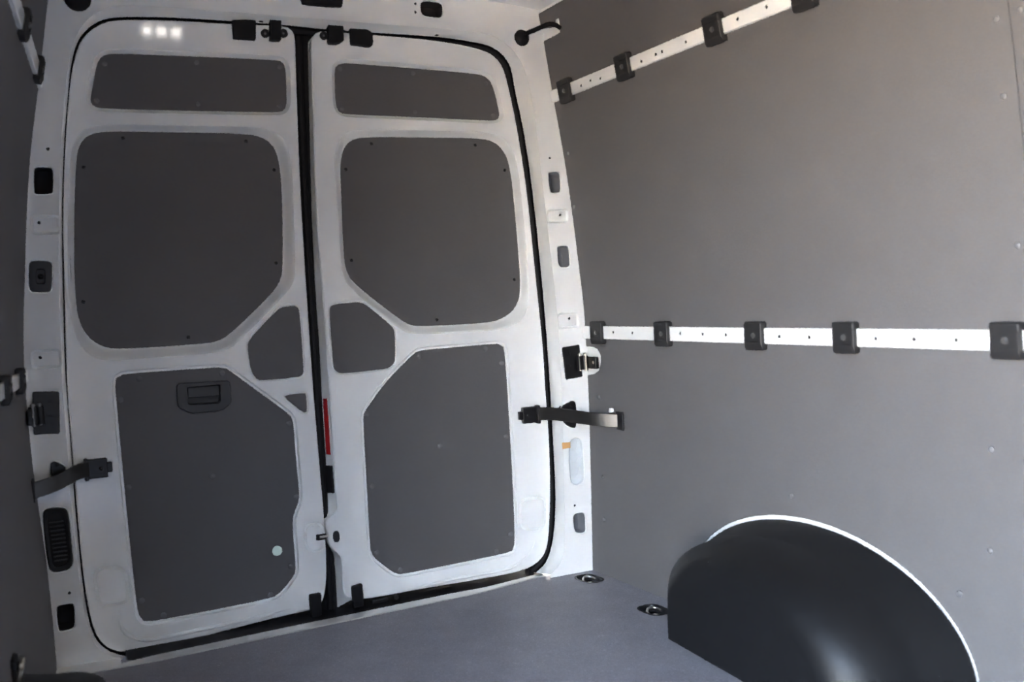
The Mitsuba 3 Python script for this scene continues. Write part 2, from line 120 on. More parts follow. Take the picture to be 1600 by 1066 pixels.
# ---------------------------------------------------------------- helpers
def numbered(key):
    if key not in scene and key not in USED: USED.add(key); return key
    i = 1
    while f'{key}_{i:03d}' in scene or f'{key}_{i:03d}' in USED: i += 1
    USED.add(f'{key}_{i:03d}')
    return f'{key}_{i:03d}'
USED = set()
def lab(key, label=None, cat=None, group=None, kind=None):
    d = {k: v for k, v in dict(label=label, category=cat, group=group, kind=kind).items() if v}
    if d: labels[key] = d
def obj(name, mesh, mat, parent=None, smooth=30, label=None, cat=None, group=None, kind=None):
    key = numbered(f'{parent}__{name}' if parent else name)
    if isinstance(mesh, list): mesh = cat_(mesh)
    scene[key] = mikit.ply(mesh, mat, smooth=smooth)
    lab(key, label, cat, group, kind)
    return key
def thing(name, label, cat, group=None):
    key = numbered(name); lab(key, label, cat, group); return key
def tm(v, f): return trimesh.Trimesh(np.asarray(v, float), np.asarray(f, int), process=True)
def man(m):
    q = m.to_mesh(); return trimesh.Trimesh(q.vert_properties[:, :3], q.tri_verts, process=True)
def cat_(l): return trimesh.util.concatenate([man(m) if hasattr(m, 'to_mesh') else m for m in l])

GZ = lambda z: 0.095 - 0.068 * np.maximum(0, np.asarray(z, float) - 1.1) ** 2       # the rear doors' inner face: upright, leaning in towards the roof
FR = PchipInterpolator([0, .416, .655, .887, 1.164, 1.438, 1.728, 1.992, 2.12], [.885, .899, .905, .905, .887, .861, .820, .782, .756])
FL = PchipInterpolator([0, .306, .469, .649, .838, .981, 1.151, 1.318, 1.468, 1.695, 1.923, 2.12], [.891, .897, .907, .916, .918, .912, .897, .881, .863, .824, .786, .750])
TAP = 0.057
def wallx(y, z, side, off=0.0):
    z = np.asarray(z, float)
    return side * ((FR(z) if side > 0 else FL(z)) + TAP * np.clip(-np.asarray(y, float), -.3, 1.75) + off)

def chaikin(p, n=2, closed=True):
    p = np.asarray(p, float)
    for _ in range(n):
        q = np.roll(p, -1, 0) if closed else p[1:]
        a = p if closed else p[:-1]
        r = np.stack([.75 * a + .25 * q, .25 * a + .75 * q], 1).reshape(-1, 2)
        p = r if closed else np.vstack([p[:1], r, p[-1:]])
    return p
def resample(p, n, closed=True, start=None):
    p = np.asarray(p, float)
    if closed:
        poly = Polygon(p)
        if poly.exterior.is_ccw: p = p[::-1]
        c = np.array(poly.centroid.coords[0])
        a = np.argmin(np.abs(np.arctan2(p[:, 0] - c[0], p[:, 1] - c[1])))
        p = np.roll(p, -a, 0); p = np.vstack([p, p[:1]])
    s = np.r_[0, np.cumsum(np.linalg.norm(np.diff(p, axis=0), axis=1))]
    t = np.linspace(0, s[-1], n + (1 if closed else 0))
    r = np.stack([np.interp(t, s, p[:, k]) for k in (0, 1)], 1)
    return r[:-1] if closed else r
def rnd(loop, r, n=64):
    g = Polygon(np.asarray(loop)).buffer(-r).buffer(r, quad_segs=6)
    return resample(np.array(g.exterior.coords)[:-1], n)
def normals2(p, closed=True):
    d = (np.roll(p, -1, 0) - np.roll(p, 1, 0)) if closed else np.gradient(p, axis=0)
    n = np.stack([-d[:, 1], d[:, 0]], 1)      # outward for a clockwise loop
    n /= np.linalg.norm(n, axis=1, keepdims=True) + 1e-12
    return n
def grid(rings, closed=True, flip=False):
    """rings: list of (n,3) arrays."""
    n = len(rings[0]); v = np.vstack(rings); f = []
    m = n if closed else n - 1
    for k in range(len(rings) - 1):
        i = np.arange(m); j = (i + 1) % n
        f.append(np.stack([k * n + i, k * n + j, (k + 1) * n + j], 1)); f.append(np.stack([k * n + i, (k + 1) * n + j, (k + 1) * n + i], 1))
    f = np.vstack(f)
    return tm(v, f[:, ::-1] if flip else f)
def tri2(poly):
    out = []
    for g in getattr(poly, 'geoms', [poly]):
        if g.geom_type == 'Polygon' and g.area > 1e-9:
            v, f = trimesh.creation.triangulate_polygon(g, engine='earcut'); out.append((v, f))
    return out
def surface(poly, fmap, cuts=None):
    """poly in a 2-D domain (u, v); fmap maps (n,2) to (n,3); cuts: v values along which the surface is cut so that it can bend."""
    parts = []
    lo, hi = poly.bounds[1], poly.bounds[3]
    lines = [lo - 1] + [c for c in (cuts if cuts is not None else []) if lo < c < hi] + [hi + 1]
    for a, b in zip(lines[:-1], lines[1:]):
        g = poly.intersection(sbox(poly.bounds[0] - 1, a, poly.bounds[2] + 1, b)) if len(lines) > 2 else poly
        for v, f in tri2(g): parts.append(trimesh.Trimesh(fmap(np.asarray(v)), f, process=False))
    m = trimesh.util.concatenate(parts); m.merge_vertices(); return m
def gmap(off=0.0): return lambda p: np.stack([p[:, 0], GZ(p[:, 1]) + off, p[:, 1]], 1)
def pmap(y=0.0): return lambda p: np.stack([p[:, 0], np.full(len(p), float(y)), p[:, 1]], 1)
ZC = list(np.arange(1.1, 2.0, 0.06))
def ring3(p2, off, base): return base(off)(p2)
def press(rim, floor, depth, base, n=120, steps=9, with_floor=True, shape='s', smooth_=2):
    """A pressed recess: from the rim curve to the floor curve; returns the loft, the rim polygon to cut from the sheet, and the floor polygon."""
    a = resample(chaikin(rim, smooth_), n); b = resample(chaikin(floor, smooth_), n)
    rings = []
    for t in np.linspace(0, 1, steps):
        s = t * t * (3 - 2 * t) if shape == 's' else math.sin(t * math.pi / 2) if shape == 'out' else 1 - math.cos(t * math.pi / 2)
        rings.append(base(depth * s)(a * (1 - t) + b * t))
    out = [grid(rings)]
    if with_floor: out.append(surface(Polygon(b), base(depth), ZC))
    return out, Polygon(a), Polygon(b)
def hole_lip(loop, base, r=0.004, depth=0.03, n=80, smooth_=2):
    """A cut hole with a rolled-in lip; returns the loft and the polygon to cut."""
    a = resample(chaikin(loop, smooth_), n); nn = normals2(a)
    rings = [base(0)(a + nn * r)]
    for t in np.linspace(0.2, 1, 5) * math.pi / 2:
        rings.append(base(r * (1 - math.cos(t)))(a + nn * (r - r * math.sin(t))))
    rings.append(base(depth)(a))
    return grid(rings), Polygon(a + nn * r), a
def edge_back(loop, base, r=0.006, depth=0.05, n=260, closed=True):
    """The rolled outer edge of a sheet, running back from its face; returns the face's outline and the loft."""
    a = resample(loop, n, closed); nn = normals2(a, closed)
    rings = [base(0)(a - nn * r)]
    for t in np.linspace(0.2, 1, 5) * math.pi / 2:
        rings.append(base(r * (1 - math.cos(t)))(a - nn * (r - r * math.sin(t))))
    rings.append(base(depth)(a))
    return a - nn * r, grid(rings)
def slab(loop, base, front, thick, n=100, bev=0.0012, smooth_=2, cut=None):
    """A flat board of that outline: face at depth `front`, `thick` deep, with a small bevel."""
    a = resample(chaikin(loop, smooth_), n); nn = normals2(a)
    face = Polygon(a - nn * bev)
    if cut is not None: face = face.difference(cut)
    m = [surface(face, base(front), ZC), grid([base(front)(a - nn * bev), base(front + bev)(a), base(front + thick)(a)]), surface(Polygon(a) if cut is None else Polygon(a).difference(cut), base(front + thick), ZC)]
    return cat_(m)
def pad(loop, base, h=0.0025, w=0.006, n=80, smooth_=2):
    """A shallow pressed pad standing proud of the sheet by h."""
    a = resample(chaikin(loop, smooth_), n); nn = normals2(a)
    rings = [base(0.0006)(a + nn * w * .5)]
    for t in np.linspace(0, 1, 6): s = t * t * (3 - 2 * t); rings.append(base(-h * s)(a + nn * w * (.5 - t)))
    return cat_([grid(rings), surface(Polygon(a - nn * w * .5), base(-h), ZC)])
def frame_of(nrm, up=(0, 0, 1)):
    w = np.asarray(nrm, float); w /= np.linalg.norm(w)
    if abs(np.dot(up, w)) > .999 * np.linalg.norm(up): up = (0, 1, 0)
    u = np.cross(up, w); u /= np.linalg.norm(u); v = np.cross(w, u)
    M = np.eye(4); M[:3, 0], M[:3, 1], M[:3, 2] = u, v, w; return M
def place(m, pos, nrm=(0, 0, 1), up=(0, 0, 1)):
    m = man(m) if hasattr(m, 'to_mesh') else m.copy()
    M = frame_of(nrm, up); M[:3, 3] = pos; m.apply_transform(M); return m
def dome(r, h, n=14, rings=4, base=0.001):
    prof = [(r, -base)] + [(r * math.cos(t), h * math.sin(t)) for t in np.linspace(0, math.pi / 2, rings + 1)]
    prof[-1] = (0.0, h)
    return trimesh.creation.revolve(np.array(prof), sections=n)
def lathe(prof, n=32): return trimesh.creation.revolve(np.array(prof, float), sections=n)
def ball(r, p, n=12): return m3.Manifold.sphere(r, n).translate(p)
def rbox(size, r, n=12):
    x, y, z = (s / 2 - r for s in size)
    return m3.Manifold.batch_hull([ball(r, (a * x, b * y, c * z), n) for a in (-1, 1) for b in (-1, 1) for c in (-1, 1)])
def cube(size, pos=(0, 0, 0)): return m3.Manifold.cube(size, True).translate(pos)
def cyl(r, h, n=24): return m3.Manifold.cylinder(h, r, r, n)
def tube(path, r, n=14, closed=False):
    p = np.asarray(path, float); t = (np.roll(p, -1, 0) - np.roll(p, 1, 0)) if closed else np.gradient(p, axis=0)
    t /= np.linalg.norm(t, axis=1, keepdims=True)
    ref = np.array([0.13, 0.37, 0.92]); rr = np.broadcast_to(r, (len(p),))
    rings = []
    for i in range(len(p)):
        a = np.cross(t[i], ref); a /= np.linalg.norm(a); b = np.cross(t[i], a)
        ang = np.arange(n) * 2 * math.pi / n
        rings.append(p[i] + rr[i] * (np.cos(ang)[:, None] * a + np.sin(ang)[:, None] * b))
    if closed: rings.append(rings[0])
    m = grid(rings)
    if not closed:
        caps = []
        for k, R in ((0, rings[0]), (-1, rings[-1])):
            c = R.mean(0); v = np.vstack([R, c]); i = np.arange(n)
            f = np.stack([i, (i + 1) % n, np.full(n, n)], 1); caps.append(tm(v, f))
        m = cat_([m] + caps)
    return m
def spline(pts, n=30):
    from scipy.interpolate import CubicSpline
    p = np.asarray(pts, float); s = np.r_[0, np.cumsum(np.linalg.norm(np.diff(p, axis=0), axis=1))]
    return CubicSpline(s, p)(np.linspace(0, s[-1], n))
def ribbon(path, height, thick, bev=0.0015):
    """A flat bar on edge along a plan path (x, y, z), rectangular section with small bevels."""
    p = np.asarray(path, float); t = np.gradient(p, axis=0); t[:, 2] = 0; t /= np.linalg.norm(t, axis=1, keepdims=True)
    nrm = np.stack([t[:, 1], -t[:, 0], 0 * t[:, 0]], 1); H = np.broadcast_to(height, (len(p),)) / 2; h = thick / 2
    rings = []
    sec = [(-h, -1, bev), (-h, 1, -bev), (-h + bev, 1, 0), (h - bev, 1, 0), (h, 1, -bev), (h, -1, bev), (h - bev, -1, 0), (-h + bev, -1, 0)]
    for i in range(len(p)):
        rings.append(np.array([p[i] + nrm[i] * a + np.array([0, 0, s * H[i] + d]) for a, s, d in sec]))
    m = grid(rings); caps = []
    for R in (rings[0], rings[-1]):
        caps.append(tm(R, [[0, k, k + 1] for k in range(1, 7)]))
    return cat_([m] + caps)

# ---------------------------------------------------------------- the shell: floor, side walls, ceiling, bulkhead, ground outside
YF = -4.15                                                  # the bulkhead
RP = [(x, y) for x, y in D['strip_back']]; 
def strip_y(x, which): p = np.array(D[which]); return np.interp(x, p[:, 0], p[:, 1])
edge = [(wallx(0, 0, -1) - .04, -0.002), (D['strip_front'][0][0], -0.004)] + [tuple(p) for p in D['strip_front'][1:]] + [(0.735, 0.0), (wallx(0, 0, 1) + .04, 0.0)]
fl_poly = Polygon(edge + [(1.08, -1.7), (1.08, YF - .05), (-1.08, YF - .05), (-1.08, -1.7)])
CUPS = [(0.822, -0.088), (0.818, -0.512)]
def stadium(cx, cy, w, l, r, ang=0.06, n=10):
    g = sbox(-w / 2 + r, -l / 2 + r, w / 2 - r, l / 2 - r).buffer(r, quad_segs=n)
    from shapely import affinity
    return affinity.translate(affinity.rotate(g, math.degrees(ang), origin=(0, 0)), cx, cy)
fl_cut = fl_poly
for cx, cy in CUPS: fl_cut = fl_cut.difference(stadium(cx, cy, .080, .118, .034))
parts = [surface(fl_cut, lambda p: np.stack([p[:, 0], p[:, 1], 0 * p[:, 0]], 1))]
ring = np.array(fl_poly.exterior.coords)[:-1]
parts.append(grid([np.c_[ring, 0 * ring[:, 0]], np.c_[ring, 0 * ring[:, 0] - .02]]))
parts.append(surface(fl_cut, lambda p: np.stack([p[:, 0], p[:, 1], 0 * p[:, 0] - .02], 1)))
for cx, cy in CUPS:
    ring = np.array(stadium(cx, cy, .080, .118, .034).exterior.coords)[:-1]
    parts.append(grid([np.c_[ring, 0 * ring[:, 0]], np.c_[ring, 0 * ring[:, 0] - .02]]))
parts.append(man(cube((2.16, 4.45, .01), (0, -2.0, -.045))))
obj('floor', parts, 'floor_board', smooth=20, label='grey speckled load floor board of the van', kind='structure')
obj('ground', surface(sbox(-40, -40, 40, 40), lambda p: np.stack([p[:, 0], p[:, 1], 0 * p[:, 0] - .62], 1)), 'paving', label='paved yard outside the van', kind='structure')

obj('building', [man(cube((1.85, 4.0, 3.3), (-2.525, -9.6, 1.03))), man(cube((2.0, 4.3, .15), (-2.525, -9.6, 2.73)))], 'dark_facade', smooth=False, label='dark workshop building standing outside ahead of the side door', kind='structure')
DOOR_Y0, DOOR_Y1, DOOR_Z1 = -3.50, -2.12, 1.82              # the open side door in the left wall
def wmap(side, off=0.0): return lambda p: np.stack([wallx(p[:, 0], p[:, 1], side, off), p[:, 0], p[:, 1]], 1)
WZ = list(np.arange(0.2, 2.1, 0.04))
def wall_surface(poly, side, off):
    a, b = poly.intersection(sbox(-1.75, -1, 1, 3)), poly.intersection(sbox(-9, -1, -1.75, 3))
    return [surface(g, wmap(side, off), WZ) for g in (a, b) if not g.is_empty]
def sheet(poly, side, off, thick):
    out = wall_surface(poly, side, off)
    for g in getattr(poly, 'geoms', [poly]):
        for rg in [g.exterior, *g.interiors]:
            ln = rg.segmentize(0.05); r2 = np.array(ln.coords)[:-1]
            out.append(grid([wmap(side, off)(r2), wmap(side, off + thick)(r2)]))
    out += wall_surface(poly, side, off + thick)
    return out
arch_y, arch_R = -1.10, 0.49
def arch_curve(n, k=1.0, dy=0.0, grow=0.0):
    """The wheel arch's outline on the wall, from its rear foot over the top to its front foot (y, z)."""
    t = np.linspace(-0.12, math.pi + 0.12, n)
    return np.stack([arch_y + dy + (arch_R + grow) * k * np.cos(t), -0.105 + (arch_R + grow) * np.sin(t) * k], 1)
_t = np.linspace(0, math.pi, 120)
lip_poly = Polygon([(D['arch'][0] + .519 * math.cos(a), D['arch'][2] + D['arch'][1] * math.sin(a)) for a in _t] + [(D['arch'][0] - .519, -.02), (D['arch'][0] + .519, -.02)])
full_r = sbox(YF, 0.0, 0.0, 2.10)
lin_r = sbox(-1.745, 0.001, -0.001, 1.992)
notch = Polygon(D['notch']).buffer(.004); bulge = Polygon(D['bulgeR']).buffer(.006).buffer(-.002)
main_r = lin_r.difference(unary_union([notch, bulge, lip_poly]))
wr = obj('wall_right', sheet(full_r, 1, 0.006, 0.02), 'white_paint', smooth=25, label='white van side body behind grey lining on the right', kind='structure')
obj('lining_panel', sheet(main_r, 1, 0.0, 0.005), 'lining', wr, smooth=25, label='large grey plywood lining panel with rails')
obj('lining_panel', sheet(sbox(YF, 0.001, -1.748, 1.992), 1, -0.001, 0.005), 'lining', wr, smooth=25, label='narrow strip of the next grey lining panel')
full_l = sbox(YF, 0.0, 0.0, 2.10).difference(sbox(DOOR_Y0, -1, DOOR_Y1, DOOR_Z1).buffer(0))
lin_l = sbox(YF, 0.001, -0.001, 1.992).difference(sbox(DOOR_Y0 - .03, -1, DOOR_Y1 + .03, DOOR_Z1 + .03))
wl = obj('wall_left', sheet(full_l, -1, 0.006, 0.02), 'white_paint', smooth=25, label='white van side body behind grey lining on the left', kind='structure')
obj('lining_panel', sheet(lin_l, -1, 0.0, 0.005), 'lining', wl, smooth=25, label='grey plywood lining panel in shade')
for y, z in D['wall_rivets']:
    y = max(min(y, -0.02), -1.80); nx = -1
    obj('rivet', place(dome(.0075, .0035), (float(wallx(y, z, 1)), y, z), (-1, 0, 0.05)), 'rivet_grey', wr)
def ceil_z(x, y):
    w = .785 + TAP * np.clip(-y, -.3, 1.75); u = np.abs(x) / w
    return 2.034 - .030 * u ** 4
def cmap(p): return np.stack([p[:, 0], p[:, 1], ceil_z(p[:, 0], p[:, 1])], 1)
xs = np.linspace(-1.0, 1.0, 41); ys = np.linspace(YF - .05, 0.06, 30)
cg = [np.stack([xs, np.full(41, y), ceil_z(xs, np.full(41, y))], 1) for y in ys]
cl = obj('ceiling', [grid(cg, closed=False), grid([c + [0, 0, .03] for c in cg], closed=False)], 'white_paint', smooth=30, label='white van roof', kind='structure')
cp_ = [np.stack([xs * .76, np.full(41, y), ceil_z(xs * .76, np.full(41, y)) - .006], 1) for y in np.linspace(YF, -.17, 28)]
obj('lining_panel', [grid(cp_, closed=False), grid([c + [0, 0, .004] for c in cp_], closed=False), grid([cp_[-1], cp_[-1] + [0, 0, .004]], closed=False)], 'lining', cl, smooth=30, label='grey roof lining panel')
obj('wall_front', man(cube((2.3, .04, 2.2), (0, YF - .03, 1.02))), 'lining', smooth=False, label='grey bulkhead towards the cab', kind='structure')

# ---------------------------------------------------------------- rear frame: both rear pillars and the header
front = chaikin(D['front'], 2, closed=False); seal = chaikin(D['seal'], 2, closed=False)
fr = resample(front, 300, closed=False); sl = resample(seal, 300, closed=False)
opening = Polygon(list(map(tuple, fr)) + [(fr[-1, 0], -.06), (fr[0, 0], -.06)]).buffer(0)
zz = np.linspace(-.02, 2.03, 40)
outer = [(float(wallx(0, z, -1)) - .05, z) for z in zz] + [(x, float(ceil_z(np.array(x), np.array(0.))) + .02) for x in np.linspace(-.74, .74, 21)] + [(float(wallx(0, z, 1)) + .05, z) for z in zz[::-1]]
plate = Polygon(outer).buffer(0).difference(opening)
H = D['wall_holes']; rear_parts, dark_parts, inner_parts, slot_parts = [], [], [], []
def relief(loop, depth, rr=.004, floor_mat=True):
    lip, cut, a = hole_lip(loop, pmap_, rr, depth)
    return lip, cut, a
pmap_ = lambda off: pmap(off)
HOLE_DEPTH = dict(l_hole1=.09, l_hole2=.09, r_hole1=.07, r_hole2=.06, r_slot=.020, r_hole3=.06, h_hole=.07, l_tri=.05, l_vent=.02, r_tri=.02)
for k, dep in HOLE_DEPTH.items():
    lip, cut, a = hole_lip(H[k], pmap_, .003, .005)
    rear_parts.append(lip); plate = plate.difference(cut)
    (slot_parts if k == 'r_slot' else inner_parts if k in ('r_hole1', 'r_hole2', 'r_hole3') else dark_parts).extend([grid([pmap_(.005)(a), pmap_(dep)(a)]), surface(Polygon(a), pmap_(dep))])
for k in ('l_plug',):
    lip, cut, a = hole_lip(H[k], pmap_, .003, .02); rear_parts.append(lip); plate = plate.difference(cut)
for k, lp in D['pads'].items():
    xs0, xs1 = np.array(lp)[:, 0].min(), np.array(lp)[:, 0].max(); z0, z1 = np.array(lp)[:, 1].min(), np.array(lp)[:, 1].max()
    r = rnd([(xs0, z0), (xs1, z0), (xs1, z1), (xs0, z1)], .009); nn = normals2(r)
    m, rim, flo = press(r + nn * .003, r - nn * .004, .005, pmap_, 64, 6, True, 's', 0)
    rear_parts += m; plate = plate.difference(rim)
rear_parts.append(surface(plate, pmap(0)))
# jamb: rolled front edge, then back to the seal
jr = []
for t in np.linspace(0, 1, 8):
    s = t ** 1.25
    p2 = fr * (1 - t) + sl * t; yy = (GZ(sl[:, 1]) + .004) * (0.15 * math.sin(math.pi * t) * 0 + t)
    jr.append(np.stack([p2[:, 0], yy, p2[:, 1]], 1))
rear_parts.append(grid(jr, closed=False))
sc_ = np.array([(-.895, -.004), (-.905, -.06), (-.86, -.088), (-.720, -.095), (-.720, -.004)])
rear_parts += [surface(Polygon(sc_), lambda p: np.c_[p, 0 * p[:, 0] + .0035]), grid([np.c_[sc_, 0 * sc_[:, 0] + .0035], np.c_[sc_, 0 * sc_[:, 0] - .002]])]
# outer skin behind the pillars
rear_parts += [man(cube((2.2, .01, 2.4), (0, .20, 0.95))), man(cube((.01, .24, 2.4), (-1.09, .10, .95))), man(cube((.01, .24, 2.4), (1.09, .10, .95))), man(cube((2.2, .24, .01), (0, .10, 2.12))), man(cube((2.2, .30, .01), (0, .07, -.06)))]
wrear = obj('wall_rear', rear_parts, 'white_paint', smooth=32, label='white painted rear door frame with pillars and header', kind='structure')
obj('slot_inside', slot_parts, 'slot_white', wrear, smooth=False, label='pale inside of the long slot')
obj('inner_body', inner_parts, 'inner_body', wrear, smooth=False, label='grey inner body behind the openings of the right pillar')
obj('cavity', dark_parts, 'cavity', wrear, smooth=False, label='dark hollow behind the openings')
for x, z in D['dots']:
    obj('bolt_hole', place(dome(.0045, .0012, 12, 3), (x, -.0002, z), (0, -1, 0)), 'cavity', wrear)
for x, z in D['shelf_dots']:
    obj('bolt_hole', place(dome(.008, .0015, 12, 3), (x, .045, z - .008), (0, 0, -1), (0, 1, 0)), 'cavity', wrear)
# rubber seal round the opening
sp = Polygon(list(map(tuple, sl)) + [(sl[-1, 0], -.05), (sl[0, 0], -.05)]).buffer(0)
band = sp.difference(sp.buffer(-.024))
s3 = np.stack([sl[:, 0], GZ(sl[:, 1]) + .004, sl[:, 1]], 1)
inn = resample(np.array(sp.buffer(-.012).exterior.coords)[:-1], 400)
sealt = tube(np.stack([inn[:, 0], GZ(inn[:, 1]) + .016, inn[:, 1]], 1), .011, 10, closed=True)
obj('door_seal', [surface(band, gmap(.045), ZC), grid([s3, s3 + [0, .042, 0]], closed=False), sealt], 'rubber', smooth=35, label='black rubber door seal running round the rear door opening', cat='door seal')
# threshold and sill strip
bk, ft = np.array(D['strip_back']), np.array(D['strip_front'])
thr = Polygon([(-.70, strip_y(-.70, 'strip_back'))] + [tuple(p) for p in bk[1:]] + [(.73, .060), (.73, .19), (-.70, .19)])
r2 = np.array(thr.exterior.coords)[:-1]
obj('trim_2', [surface(thr, lambda p: np.c_[p, 0 * p[:, 0] - .010]), grid([np.c_[r2, 0 * r2[:, 0] - .010], np.c_[r2, 0 * r2[:, 0] - .05]])], 'rubber', smooth=False, label='black rubber threshold below the rear doors', kind='structure')
st = Polygon([tuple(p) for p in bk] + [tuple(p) for p in ft[::-1]])
r2 = resample(np.array(st.exterior.coords)[:-1], 160)
nn = normals2(r2)
obj('trim_1', [surface(Polygon(r2 - nn * .002), lambda p: np.c_[p, 0 * p[:, 0] + .004]), grid([np.c_[r2 - nn * .002, 0 * r2[:, 0] + .004], np.c_[r2, 0 * r2[:, 0] + .002], np.c_[r2, 0 * r2[:, 0] - .02]])], 'aluminium', smooth=30, label='bright aluminium sill strip along the rear floor edge', kind='structure')

# ---------------------------------------------------------------- rear doors
gb = lambda off: gmap(off)
def door(name, outline, wells, label, extra=None, cutter=None):
    """wells: (rim or None, panel outline, depth, kind). The white sheet with its pressings."""
    ol = chaikin(outline, 2)
    face, lip = edge_back(ol, gb, .006, .05, 320)
    poly = Polygon(face).buffer(0); parts = [lip]
    for rim, pan, dep, kind in wells:
        if kind == 'deep':
            m, cut, _ = press(rim, pan, dep, gb, 150, 10)
        else:                                   # a shallow step, then the panel lies in it
            a = resample(chaikin(pan, 2), 110); nn = normals2(a)
            w = .012 if kind == 'lip' else .006
            m, cut, fl_ = press(a + nn * w, a + nn * .0005, dep, gb, 110, 7, False, 's', 0) if kind != 'groove' else press(a + nn * .0115, a + nn * .0072, dep, gb, 110, 7, False, 's', 0)
            m.append(surface(fl_ if cutter is None else fl_.difference(cutter), gb(dep), ZC))
        parts += m; poly = poly.difference(cut)
    parts.append(surface(poly, gb(0), ZC))
    for e in (extra or []): parts.append(e)
    return obj(name, parts, 'white_paint', smooth=32, label=label, kind='structure')
def panel(parent, loop, front, thick=.003, label=None, dots=(), dot='screw', mat='door_lining', dmat='gloss_black', r=.0055, h=.0025, cut=None):
    k = obj('lining_panel', slab(loop, gb, front - thick, thick - .0002, bev=.0009, cut=cut), mat, parent, smooth=20, label=label)
    for x, z in dots:
        y = float(GZ(z)) + front - thick
        sl_ = 0.136 * max(0, z - 1.1)
        obj(dot, place(dome(r, h, 14, 3), (x, y, z), (0, -1, -sl_)), dmat, k)
    return k
def ridge(pts, r=.0075):
    p = spline([(x, 0, z) for x, z in pts], 40)
    rr = r * np.minimum(1, 6 * np.minimum(np.linspace(0, 1, 40), np.linspace(1, 0, 40)) + .15)
    p[:, 1] = GZ(p[:, 2]) + rr * .35
    return tube(p, rr, 10)
hp = Polygon(rnd(D['handle_recess'], .004, 90))
d1 = door('door_1', D['left_door'], [(D['L_top_rim'] if 'L_top_rim' in D else None, D['L_top'], .012, 'lip'), (D['L_big_rim'], D['L_big'], .034, 'deep'),
      (None, D['L_mid'], .003, 'step'), (None, D['L_tri'], .003, 'step'), (None, D['L_low'], .006, 'groove')],
      'white left rear door with grey lined window openings', [pad(D['pad_LD'], gb, .003, .009), pad([(-.128, .204), (-.128, .284), (-.118, .294), (-.067, .294), (-.067, .204)], gb, .003, .008), ridge(D['ridge_L'])], hp)
d2 = door('door_2', D['right_door'], [(None, D['R_top'], .012, 'lip'), (D['R_big_rim'], D['R_big'], .030, 'deep'), (None, D['R_mid'], .003, 'step'), (None, D['R_low'], .006, 'groove')],
      'white right rear door with grey lined window openings', [pad(D['pad_RD'], gb, .003, .009), ridge(D['ridge_R'])])
panel(d1, D['L_top'], .012, dots=D['L_toprivets'], dot='rivet', dmat='rivet_grey', r=.008, h=.003, label='grey lining in the upper window opening')
panel(d1, D['L_big'], .034, dots=D['L_screws'], label='large grey lining fixed with black screws')
panel(d1, D['L_mid'], .003, label='small grey corner lining')
panel(d1, D['L_tri'], .003, label='tiny grey triangular lining')
lowk = panel(d1, D['L_low'], .006, dots=D['L_rivets'], dot='rivet', dmat='rivet_grey', r=.0095, h=.005, label='lower grey lining with pull handle', cut=hp)
panel(d2, D['R_top'], .012, dots=D['R_toprivets'], dot='rivet', dmat='rivet_grey', r=.008, h=.003, label='grey lining in the upper window opening')
panel(d2, D['R_big'], .030, dots=D['R_screws'], label='large grey lining fixed with black screws')
panel(d2, D['R_mid'], .003, label='small grey corner lining')
panel(d2, D['R_low'], .006, dots=D['R_rivets'], dot='rivet', dmat='rivet_grey', r=.0095, h=.005, label='lower grey lining fixed with rivets')
# the reveal of the right door's free edge, the rubber strip in the gap
rv = np.array(D['right_reveal']); rv = resample(rv, 160, closed=False)
ol = chaikin(D['right_door'], 2)
zv = rv[:, 1]
edge_pts = []
left_edge = np.array([p for p in ol if p[0] < 0.02 and .02 < p[1] < 1.89]); left_edge = left_edge[np.argsort(-left_edge[:, 1])]
le = resample(left_edge, 160, closed=False)
rings = [np.stack([le[:, 0] * (1 - t) + rv[:, 0] * t, GZ(le[:, 1]) * (1 - t) + GZ(rv[:, 1]) * t + .006 + .040 * t, le[:, 1] * (1 - t) + rv[:, 1] * t], 1) for t in np.linspace(0, 1, 6)]
obj('edge_flange', grid(rings, closed=False), 'white_paint', d2, smooth=35, label='white folded free edge of the door')
gap = Polygon([(-.100, -.03), (-.010, -.03), (-.010, 1.905), (-.085, 1.905)])
g2 = np.array([(-.052, z) for z in np.linspace(-.02, 1.89, 60)])
obj('weatherstrip', [surface(gap, gb(.048), ZC), tube(np.stack([g2[:, 0] + .004, GZ(g2[:, 1]) + .046, g2[:, 1]], 1), .014, 10)], 'rubber', d1, smooth=35, label='black rubber strip in the gap between the doors')
rs = D['red']; a = np.array(rs)
top, bot = (a[0] + a[1]) / 2, (a[2] + a[3]) / 2
def reveal_at(z):
    i = np.argmin(np.abs(rv[:, 1] - z)); j = np.argmin(np.abs(le[:, 1] - z))
    return np.array([le[j, 0], float(GZ(z)) + .006, z]), np.array([rv[i, 0], float(GZ(z)) + .046, z])
def on_reveal(z, t, out=0.001):
    p, q_ = reveal_at(z); d_ = q_ - p; n_ = np.array([-d_[1], d_[0], 0]); n_ /= np.linalg.norm(n_)
    return p + d_ * t + n_ * out
zs = np.linspace(top[1], bot[1], 14)
obj('reflector', grid([np.array([on_reveal(z, t, o) for z in zs]) for t, o in ((.28, 0), (.28, .0015), (.78, .0015), (.78, 0))], closed=False), 'red_reflector', d2, smooth=False, label='narrow red reflector on the door edge')
lz = np.linspace(.478, .385, 6)
obj('lock_case', grid([np.array([on_reveal(z, t, o) for z in lz]) for t, o in ((.12, 0), (.12, .006), (.95, .006), (.95, 0))], closed=False), 'black_plastic', d2, smooth=False, label='black lock case on the door edge')
